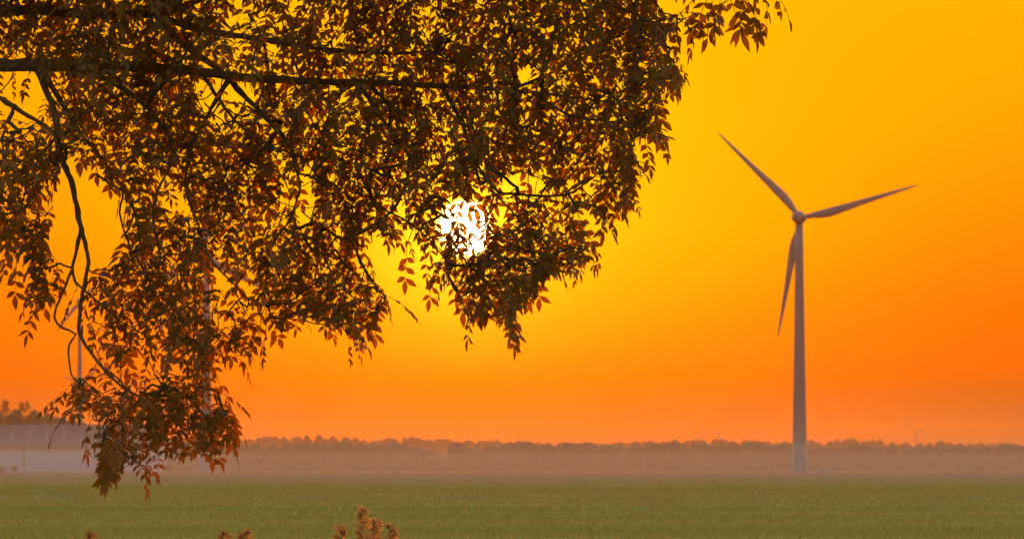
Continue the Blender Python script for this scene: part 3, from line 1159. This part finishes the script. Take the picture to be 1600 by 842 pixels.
# visible branches traced as (px, py, depth offset, radius in px)
LIMBS = [
    ('limb', [(-60, 103, 0, 15), (0, 102, 0, 14.5), (60, 102, 0, 14), (150, 103, .02, 12.5), (280, 109, .05, 11), (380, 121, .1, 9.5), (500, 128, .12, 7.5),
              (600, 130, .15, 6), (700, 135, .2, 5), (800, 141, .2, 3.6), (880, 150, .2, 2.6), (950, 160, .2, 1.6)]),
    ('limb', [(-60, 26, .3, 12), (0, 19, .3, 11.5), (70, 16, .3, 11), (150, 24, .3, 10.5), (240, 21, .3, 9.5), (300, 5, .3, 8), (345, -25, .3, 7)]),
    ('branch', [(236, 22, .3, 7.5), (285, 38, .3, 7), (330, 50, .28, 6.5), (400, 60, .25, 5.5), (500, 76, .2, 4), (600, 84, .2, 3), (680, 80, .2, 2)]),
    ('branch', [(246, 28, .3, 6.5), (290, 72, .28, 6), (340, 108, .2, 5.5), (378, 146, .15, 5), (420, 190, .1, 4), (452, 228, .05, 3.4), (468, 290, 0, 2.6), (455, 340, 0, 2)]),
    ('branch', [(55, 100, 0, 9), (72, 140, -.02, 7.5), (86, 180, -.05, 6.5), (92, 235, -.08, 5.8), (110, 280, -.1, 5.4), (121, 330, -.1, 4.8), (127, 360, -.1, 4.4),
                (137, 395, -.1, 3.8), (139, 410, -.1, 3.6), (132, 445, -.12, 3.6), (126, 480, -.12, 3.4), (124, 520, -.12, 3.2), (140, 548, -.14, 2.9),
                (160, 574, -.15, 2.6), (190, 604, -.15, 2.2), (216, 618, -.15, 1.7)]),
    ('twig', [(127, 356, -.1, 3.8), (118, 395, -.1, 3.2), (115, 412, -.1, 2.8), (103, 445, -.12, 2.4), (92, 470, -.12, 2.3), (84, 496, -.13, 2.2), (97, 512, -.13, 2.1),
              (118, 522, -.13, 2.0), (108, 538, -.14, 1.8), (107, 560, -.14, 1.7), (112, 585, -.15, 1.5), (128, 602, -.15, 1.2)]),
    ('twig', [(113, 418, -.1, 2.6), (117, 440, -.12, 2.4), (135, 456, -.12, 2.2), (158, 476, -.1, 1.9), (185, 500, -.1, 1.5), (220, 520, -.08, 1.1)]),
    ('branch', [(62, 104, 0, 7), (90, 150, .05, 5), (120, 200, .1, 4), (160, 250, .1, 3.4), (196, 300, .1, 3), (212, 340, .1, 2.4), (222, 400, .1, 1.8), (240, 460, .08, 1.3)]),
    ('branch', [(-60, 130, -.2, 5), (0, 154, -.2, 4.2), (45, 182, -.18, 4), (76, 201, -.15, 3.4), (88, 212, -.12, 2.8), (60, 250, -.15, 2), (40, 300, -.2, 1.6), (20, 350, -.2, 1.2)]),
    ('twig', [(150, 272, .1, 2.6), (172, 288, .08, 2.3), (192, 300, .06, 2.1), (187, 332, .05, 1.9), (196, 366, .05, 1.7), (210, 402, .05, 1.3)]),
    ('branch', [(360, 120, .1, 5), (330, 170, .1, 3.6), (300, 230, .05, 3), (290, 290, 0, 2.4), (310, 350, -.02, 2), (330, 405, -.05, 1.8), (362, 440, -.05, 1.7), (388, 466, -.05, 1.5), (420, 480, -.05, 1.0)]),
    ('branch', [(318, 118, .06, 4), (345, 160, .02, 3.2), (375, 196, 0, 2.6), (420, 226, 0, 2), (470, 245, 0, 1.5)]),
    ('branch', [(560, 130, .14, 4.6), (600, 190, .1, 3.6), (640, 250, .05, 3.2), (622, 315, 0, 2.8), (600, 340, 0, 2.4), (570, 362, 0, 2), (535, 372, 0, 1.8), (500, 352, 0, 1.4), (470, 330, 0, 1)]),
    ('twig', [(583, 312, 0, 2), (606, 330, 0, 2), (630, 342, 0, 1.6), (660, 365, 0, 1.4), (684, 390, 0, 1.2), (700, 412, 0, .9)]),
    ('branch', [(690, 135, .2, 4), (720, 190, .15, 3.2), (742, 250, .1, 2.8), (776, 298, .05, 2.6), (800, 303, .05, 2.5), (845, 306, .05, 2.4), (880, 305, .05, 2.0), (905, 294, .05, 1.6), (935, 270, .05, 1.1)]),
    ('twig', [(770, 300, .05, 1.8), (795, 325, .05, 1.7), (815, 350, .05, 1.5), (830, 400, .05, 1.3), (800, 450, .05, 1)]),
    ('branch', [(790, 141, .2, 3.4), (850, 120, .2, 2.8), (900, 90, .2, 2.4), (960, 60, .15, 2), (1010, 40, .1, 1.6), (1060, 24, .1, 1.2)]),
    ('branch', [(830, 145, .2, 3), (890, 180, .1, 2.4), (950, 190, .1, 2), (1000, 195, .05, 1.4)]),
    ('branch', [(100, 102, .02, 6), (180, 130, -.05, 4.5), (240, 180, -.1, 3.6), (270, 240, -.15, 2.8), (240, 320, -.15, 2.2), (250, 400, -.15, 1.9), (270, 480, -.15, 1.7),
                (262, 560, -.15, 1.4), (250, 620, -.15, 1.1)]),
    ('twig', [(106, 58, .1, 2.4), (140, 62, .05, 2.2), (165, 75, 0, 2.1), (174, 95, -.1, 2.0), (180, 118, -.15, 1.9), (192, 138, -.18, 1.8), (222, 158, -.2, 1.6), (258, 182, -.2, 1.2)]),
    ('twig', [(195, 605, -.15, 1.7), (194, 630, -.15, 1.5), (192, 660, -.15, 1.2), (190, 690, -.15, .9)]),
    ('twig', [(160, 574, -.15, 1.8), (174, 582, -.15, 1.6), (190, 596, -.15, 1.5), (196, 612, -.16, 1.3)]),
    ('limb', [(-60, -70, .2, 9), (100, -95, .2, 8), (350, -110, .2, 7), (650, -105, .2, 5.5), (900, -90, .2, 4), (1060, -70, .1, 3), (1150, -45, .1, 2.2), (1210, -24, .1, 1.4)]),
    ('branch', [(10, -82, .2, 6), (30, -220, .2, 4.5), (20, -380, .1, 3), (50, -500, .1, 1.5)]),
    ('branch', [(200, -102, .2, 6), (240, -240, .1, 4.5), (230, -400, .0, 3), (270, -520, .0, 1.5)]),
    ('branch', [(500, -108, .2, 5.5), (560, -240, .3, 4), (580, -380, .4, 2.6), (620, -470, .4, 1.4)]),
    ('branch', [(780, -98, .2, 4.5), (850, -190, .0, 3), (900, -280, -.2, 1.4)]),
]
nodes, nrad = [], []                      # skeleton points that twigs may grow from
brg = random.Random(31)
limb_faces = []
for name, pl in LIMBS:
    C = catmull(pl, 9.0)
    pts, rad = [], []
    for i, (px, py, do, r) in enumerate(C):
        w = 0.9 if 0 < i < len(C) - 1 else 0
        p = at(px + brg.uniform(-w, w), py + brg.uniform(-w, w), YB0 + do)
        rr = r * (0.84 if r < 7 else 0.74) * MPX * (1 + brg.uniform(-.10, .14)) * (1.22 if brg.random() < 0.07 and r < 6 else 1)
        pts.append(p)
        rad.append(rr)
    if px and pl[0][0] == -60:            # runs on out of the picture to the trunk
        z = pts[0].z
        extra = [Vector((TRX, TRY, z - 0.75)), Vector((TRX + 0.6, TRY - 0.03, z - 0.5)), Vector((-3.0, YB0 + pl[0][2], z - 0.12))]
        pts = extra + pts
        rad = [rad[0] * 1.9, rad[0] * 1.6, rad[0] * 1.2] + rad
    v, f = tube([p - tloc for p in pts], rad, 10 if rad[0] > 0.006 else 7)
    link(name, mesh_data(name, v, f, bark_m, True), tree)
    for p, r in zip(pts, rad):
        nodes.append(tuple(p))
        nrad.append(r)
v, f = tube([Vector((0, 0, -0.05)), Vector((0.02, 0, 0.25)), Vector((-.03, .03, 1.2)), Vector((.02, 0, 2.4)), Vector((.05, 0, 3.6)), Vector((-.05, .05, 5.0)), Vector((0.1, 0, 6.6)), Vector((0.15, .1, 7.6))],
            [0.48, 0.36, 0.31, 0.29, 0.25, 0.19, 0.11, 0.05], 16)
link('trunk', mesh_data('trunk', v, f, bark_m, True), tree)
for zz, dx, dy in ((3.4, 1.8, -1.2), (3.9, 2.4, 0.9), (4.4, -1.8, -0.8), (4.6, -1.4, 1.4), (5.2, 1.3, -0.2), (5.6, -0.9, -0.6)):
    pts = [Vector((TRX, TRY, zz)), Vector((TRX + dx * .35, TRY + dy * .35, zz + .5)), Vector((TRX + dx * .7, TRY + dy * .7, zz + .9)), Vector((TRX + dx, TRY + dy, zz + 1.1))]
    rad = [0.11, 0.075, 0.05, 0.02]
    v, f = tube([p - tloc for p in pts], rad, 8)
    link('limb', mesh_data('limb', v, f, bark_m, True), tree)
    for i in range(3):
        for t in (0.0, 0.33, 0.66):
            if i or t:
                nodes.append(tuple(pts[i].lerp(pts[i + 1], t)))
                nrad.append(rad[i])
# leaves of the same bough above the picture's upper edge
for _ in range(1500):
    px = rng.uniform(-95, 1090)
    lim = -110 - 430 * math.sqrt(max(0.0, 1 - ((px - 340) / 760.0) ** 2))
    py = rng.uniform(lim, -62)
    leaves.append((rng.randrange(len(variants)), leaf_matrix(rng.uniform(0, 6.283), rng.uniform(-.3, .3), rng.uniform(-.25, .25), rng.uniform(0.7, 1.05)),
                   np.array(at(px, py, depth_at(px, py) + rng.uniform(-.7, .7)))))
# leaves of the crown above and to the left of the picture
for _ in range(520):
    th, ph = rng.uniform(0, 6.283), math.acos(rng.uniform(-0.6, 1))
    r = rng.random() ** 0.33
    p = np.array([TRX + 0.5 + 2.7 * r * math.sin(ph) * math.cos(th), TRY + 2.0 * r * math.sin(ph) * math.sin(th), 5.3 + 2.3 * r * math.cos(ph)])
    u, v_ = project(p[None, :])
    if u[0] > -60 and v_[0] > -80:
        continue
    leaves.append((rng.randrange(len(variants)), leaf_matrix(rng.uniform(0, 6.283), rng.uniform(-.3, .3), rng.uniform(-.25, .25), rng.uniform(1.0, 1.3)), p))

# twigs: every leaf stalk is tied to the nearest wood, nearest leaves first (Prim's tree with a bias to short runs)
B = np.array([l[2] for l in leaves])
K = np.array(nodes)
nb = len(B)
best = np.full(nb, 1e9)
par = np.zeros(nb, int)
plen = np.zeros(nb)
for s0 in range(0, len(K), 400):
    D = np.linalg.norm(B[:, None, :] - K[None, s0:s0 + 400, :], axis=2)
    m = D.min(axis=1)
    a = D.argmin(axis=1) + s0
    u = m < best
    best[u] = m[u]
    par[u] = -1 - a[u]
done = np.zeros(nb, bool)
order = []
lenb = np.zeros(nb)
for _ in range(nb):
    c = np.where(done, 1e9, best)
    i = int(c.argmin())
    done[i] = True
    order.append(i)
    if par[i] >= 0:
        lenb[i] = lenb[par[i]] + np.linalg.norm(B[i] - B[par[i]])
    else:
        lenb[i] = np.linalg.norm(B[i] - K[-1 - par[i]])
    d = np.linalg.norm(B - B[i], axis=1) + 0.25 * lenb[i]
    u = (~done) & (d < best)
    best[u] = d[u]
    par[u] = i
kids = np.zeros(nb, int)
for i in order:
    if par[i] >= 0:
        kids[par[i]] += 1
drop = set()
for i in reversed(order):
    p0 = B[par[i]] if par[i] >= 0 else K[-1 - par[i]]
    if n_hand <= i < n_view and kids[i] == 0 and np.linalg.norm(B[i] - p0) > 0.11:
        drop.add(i)
        if par[i] >= 0:
            kids[par[i]] -= 1
order = [i for i in order if i not in drop]
print('DROPPED', len(drop))
load = np.ones(nb)
for i in reversed(order):
    if par[i] >= 0:
        load[par[i]] += load[i]
TV, TF = [], []
tg = random.Random(9)
for i in order:
    p1 = Vector(B[i])
    p0 = Vector(B[par[i]]) if par[i] >= 0 else Vector(K[-1 - par[i]])
    ln = (p1 - p0).length
    r1 = 0.0011 * math.sqrt(load[i]) + 0.0004
    r0 = 0.0011 * math.sqrt(load[i] + 1) + 0.0006
    if ln < 1e-4:
        continue
    sag = Vector((tg.uniform(-.08, .08), tg.uniform(-.08, .08), -0.06 + tg.uniform(-.06, .10))) * ln
    m1 = p0.lerp(p1, 0.3) + sag * 0.9
    m2 = p0.lerp(p1, 0.68) + sag * 0.8 + Vector((tg.uniform(-.04, .04), 0, tg.uniform(-.04, .04))) * ln
    v, f = tube([p0 - tloc, m1 - tloc, m2 - tloc, p1 - tloc], [r0, r0 * .7 + r1 * .3, r0 * .3 + r1 * .7, r1], 4, False)
    o = len(TV)
    TV += [tuple(x) for x in v]
    TF += [tuple(q + o for q in z) for z in f]
tw = link('twigs', tri_mesh('twigs', np.array(TV), np.array(TF), twig_m), tree)
tag(tw, kind='stuff')

# leaves: the 300 that show largest are parts of their own, the rest one mass
score = []
for i, (vi, M, b) in enumerate(leaves):
    s = -b[1] + (3 if i < n_hand else 0)
    u, v_ = project((b)[None, :])
    if not (0 < u[0] < 1240 and -10 < v_[0] < 780):
        s -= 100
    else:
        jj, ii = int((v_[0] - MY0) / CELL), int((u[0] - MX0) / CELL)
        win = mask[max(0, jj - 9):jj + 10, max(0, ii - 9):ii + 10]
        s += 1.2 * (1 - win.mean())
    score.append(s)
top = set(sorted((i for i in range(nb) if i not in drop), key=lambda i: -score[i])[:300])
vmesh = [tri_mesh('leaf', V, F, leaf_m, False) for V, F, S in variants]
AV, AF, off = [], [], 0
for i, (vi, M, b) in enumerate(leaves):
    if i in drop:
        continue
    if i in top:
        o = link('leaf', vmesh[vi], tree)
        m4 = Matrix([list(M[r]) + [b[r] - tloc[r]] for r in range(3)] + [[0, 0, 0, 1]])
        o.matrix_local = m4
    else:
        V, F, S = variants[vi]
        AV.append(V @ M.T + b - np.array(tloc))
        AF.append(F + off)
        off += len(V)
fo = link('foliage', tri_mesh('foliage', np.vstack(AV), np.vstack(AF), leaf_m), tree)
tag(fo, kind='stuff')

# ------------------------------------------------------------------ reeds by the ditch in front
plume_m, pt_, pb = new_mat('reed_plume')
pg = N(pt_, 'ShaderNodeNewGeometry')
pc = ramp(pt_, pg.outputs['Random Per Island'], [(0, (0.30, 0.13, 0.06, 1)), (0.5, (0.50, 0.24, 0.09, 1)), (1, (0.68, 0.38, 0.15, 1))])
L(pt_, pc, pb.inputs['Base Color'])
pb.inputs['Roughness'].default_value = 0.7
ptr = N(pt_, 'ShaderNodeBsdfTranslucent')
L(pt_, pc, ptr.inputs[0])
pmx = N(pt_, 'ShaderNodeMixShader')
pmx.inputs[0].default_value = 0.6
L(pt_, pb.outputs[0], pmx.inputs[1])
L(pt_, ptr.outputs[0], pmx.inputs[2])
prf = N(pt_, 'ShaderNodeBsdfRefraction')
L(pt_, pc, prf.inputs['Color'])
prf.inputs['Roughness'].default_value = 0.9
prf.inputs['IOR'].default_value = 1.12
pmx2 = N(pt_, 'ShaderNodeMixShader')
pmx2.inputs[0].default_value = 0.12
L(pt_, pmx.outputs[0], pmx2.inputs[1])
L(pt_, prf.outputs[0], pmx2.inputs[2])
L(pt_, pmx2.outputs[0], pt_.nodes['Material Output'].inputs[0])
reed_m = noise_mat('reed_stem', (0.20, 0.15, 0.06), (0.28, 0.20, 0.09), 20, 0.7)
reedleaf_m = noise_mat('reed_blade', (0.08, 0.09, 0.03), (0.15, 0.12, 0.05), 12, 0.6)


def reed(px, py, Y, plen_, pw, bend, label, seed, npl=64):
    g = random.Random(seed)
    tip = at(px, py, Y)
    H = tip.z
    base = Vector((tip.x - bend * 0.35, Y + g.uniform(-.05, .05), 0))
    root = empty('reed', base, label, 'reed', 'reeds in front of the field')
    pts = []
    for i in range(15):
        t = i / 14
        pts.append(Vector((bend * 0.35 * t ** 3 + 0.01 * math.sin(5 * t + seed), 0, H * (t - (0.06 * abs(bend) * t ** 6)))))
    # put the tip back at its height
    pts = [p * 1.0 for p in pts]
    v, f = tube(pts, [0.0040 - 0.0028 * i / 14 for i in range(15)], 6)
    link('stem', mesh_data('stem', v, f, reed_m, True), root)
    V, F = [], []
    arc = H - plen_

    def on(z):
        t = max(0, min(0.9999, z / H)) * 14
        i = int(t)
        return pts[i].lerp(pts[i + 1], t - i)
    for q in range(npl):
        t = q / npl
        z = arc + plen_ * t
        p0 = on(z)
        ln = pw * (1 - t) ** 0.6 * min(1, 0.35 + t * 4) * g.uniform(0.6, 1.1) + 0.012
        a = g.uniform(0, 6.283)
        side = Vector((math.cos(a) + 0.5 * (1 if bend > 0 else -1 if bend < 0 else 0), math.sin(a), 0))
        p1 = p0 + side * ln * 0.55 + Vector((0, 0, ln * 0.55))
        p2 = p0 + side * ln * 1.0 + Vector((0, 0, ln * 0.55))
        tv, tf = tube([p0, p1, p2], [0.0008, 0.0006, 0.0004], 3, False)
        F += [tuple(i + len(V) for i in z_) for z_ in tf]
        V += tv
        for k2 in range(12):
            s = 0.15 + 0.85 * k2 / 11
            c = p0.lerp(p1, s * 2) if s < 0.5 else p1.lerp(p2, s * 2 - 1)
            d = (side * g.uniform(0.2, 0.8) + Vector((g.uniform(-.6, .6), g.uniform(-.6, .6), g.uniform(-.5, .8)))).normalized() * g.uniform(0.010, 0.018)
            w = d.orthogonal().normalized() * 0.0032
            n0 = len(V)
            V += [c, c + d * .5 + w, c + d, c + d * .5 - w]
            F.append((n0, n0 + 1, n0 + 2, n0 + 3))
    pl = link('plume', mesh_data('plume', V, F, plume_m), root)
    for q in range(4):
        z = H * (0.25 + 0.13 * q)
        a = g.uniform(0, 6.283)
        p0 = on(z)
        V, F = [], []
        for i in range(7):
            t = i / 6
            c = p0 + Vector((math.cos(a), math.sin(a), 0)) * (0.32 * t) + Vector((0, 0, 0.26 * t - 0.30 * t * t))
            w = Vector((-math.sin(a), math.cos(a), 0)) * (0.011 * (1 - t) ** 0.7 + 0.0006)
            V += [c + w, c - w + Vector((0, 0, 0.002))]
        F = [(2 * i, 2 * i + 1, 2 * i + 3, 2 * i + 2) for i in range(6)]
        link('leaf', mesh_data('reed_leaf', V, F, reedleaf_m), root)


YR = 24.0
reed(567, 793, YR, 0.26, 0.042, 0.05, 'tallest reddish reed plume at the bottom edge', 1)
reed(584, 806, YR + .2, 0.24, 0.040, 0.25, 'orange reed plume leaning against the right side of the tallest one', 2)
reed(530, 823, YR + .4, 0.22, 0.045, 0.0, 'short reed plume just left of the tallest one', 3)
reed(607, 819, YR - .3, 0.22, 0.04, 0.08, 'short reed plume just right of the tallest pair', 4)
reed(386, 815, YR + .1, 0.22, 0.05, 0.6, 'glowing reed plume arching to the right at the bottom edge', 5)
reed(352, 829, YR + .5, 0.2, 0.05, 0.1, 'low reed tip just left of the arching plume', 6)
reed(140, 830, YR - .2, 0.2, 0.06, 0.1, 'low reed tip near the lower left corner', 7)

# ------------------------------------------------------------------ single flowers out in the crop
pet_m = noise_mat('petal_yellow', (0.75, 0.50, 0.16), (0.85, 0.60, 0.25), 20, 0.7)
stalk_m = noise_mat('flower_stalk', (0.06, 0.09, 0.02), (0.09, 0.12, 0.03), 8, 0.8)


def flower(px, py, Y, r, label):
    p = at(px, py, Y)
    root = empty('flower', (p.x, Y, 0), label, 'flower', 'single flowers in the crop')
    v, f = tube([(0, 0, 0), (0.01, 0, p.z * 0.5), (0, 0, p.z)], [0.008, 0.006, 0.005], 5)
    link('stem', mesh_data('stem', v, f, stalk_m), root)
    V, F = [(0, -0.02, p.z)], []
    for k2 in range(24):
        a = 2 * math.pi * k2 / 24
        rr = r * (1.0 if k2 % 2 == 0 else 0.72)
        V.append((rr * math.cos(a), -0.05, p.z + rr * math.sin(a)))
    V.append((0, 0.02, p.z))
    F = [(0, 1 + k2, 1 + (k2 + 1) % 24) for k2 in range(24)] + [(25, 1 + (k2 + 1) % 24, 1 + k2) for k2 in range(24)]
    link('petals', mesh_data('petals', V, F, pet_m), root)


flower(461, 801, 150, 0.05, 'small yellow flower between the arching reed and the tallest plume')
flower(531, 796, 158, 0.045, 'small yellow flower above the short plume left of the tallest one')
flower(968, 803, 150, 0.04, 'small yellow flower alone in the crop below the middle of the tree line')
flower(945, 828, 120, 0.03, 'small yellow flower nearest the bottom edge in the middle')
flower(1362, 778, 220, 0.05, 'small yellow flower far out in the crop, right of the large turbine')

# ------------------------------------------------------------------ mist lying on the far field
mist_m = bpy.data.materials.new('mist')
mist_m.use_nodes = True
mt = mist_m.node_tree
mt.nodes.clear()
mpv = N(mt, 'ShaderNodeVolumePrincipled')
mpv.inputs['Color'].default_value = (0.86, 0.73, 0.68, 1)
mpv.inputs['Density'].default_value = 0.00031
mpv.inputs['Anisotropy'].default_value = 0.45
mo = N(mt, 'ShaderNodeOutputMaterial')
L(mt, mpv.outputs[0], mo.inputs['Volume'])
v, f = box(-1500, 1500, 330, 5200, -0.5, 7.0)
tag(link('mist', mesh_data('mist', v, f, mist_m)), 'low pale mist lying on the far field before the tree line', 'mist', kind='stuff')

# ------------------------------------------------------------------ haze over the whole plain
hv, hf = box(-6200, 6200, -1700, 14200, -1.0, 112.0)
hm = bpy.data.materials.new('haze')
hm.use_nodes = True
ht = hm.node_tree
ht.nodes.clear()
pv = N(ht, 'ShaderNodeVolumePrincipled')
pv.inputs['Color'].default_value = (0.90, 0.50, 0.07, 1)
pv.inputs['Density'].default_value = 0.00006
pv.inputs['Anisotropy'].default_value = 0.84
ho = N(ht, 'ShaderNodeOutputMaterial')
L(ht, pv.outputs[0], ho.inputs['Volume'])
tag(link('haze', mesh_data('haze', hv, hf, hm)), 'thin evening haze over the whole plain', 'haze', kind='stuff')
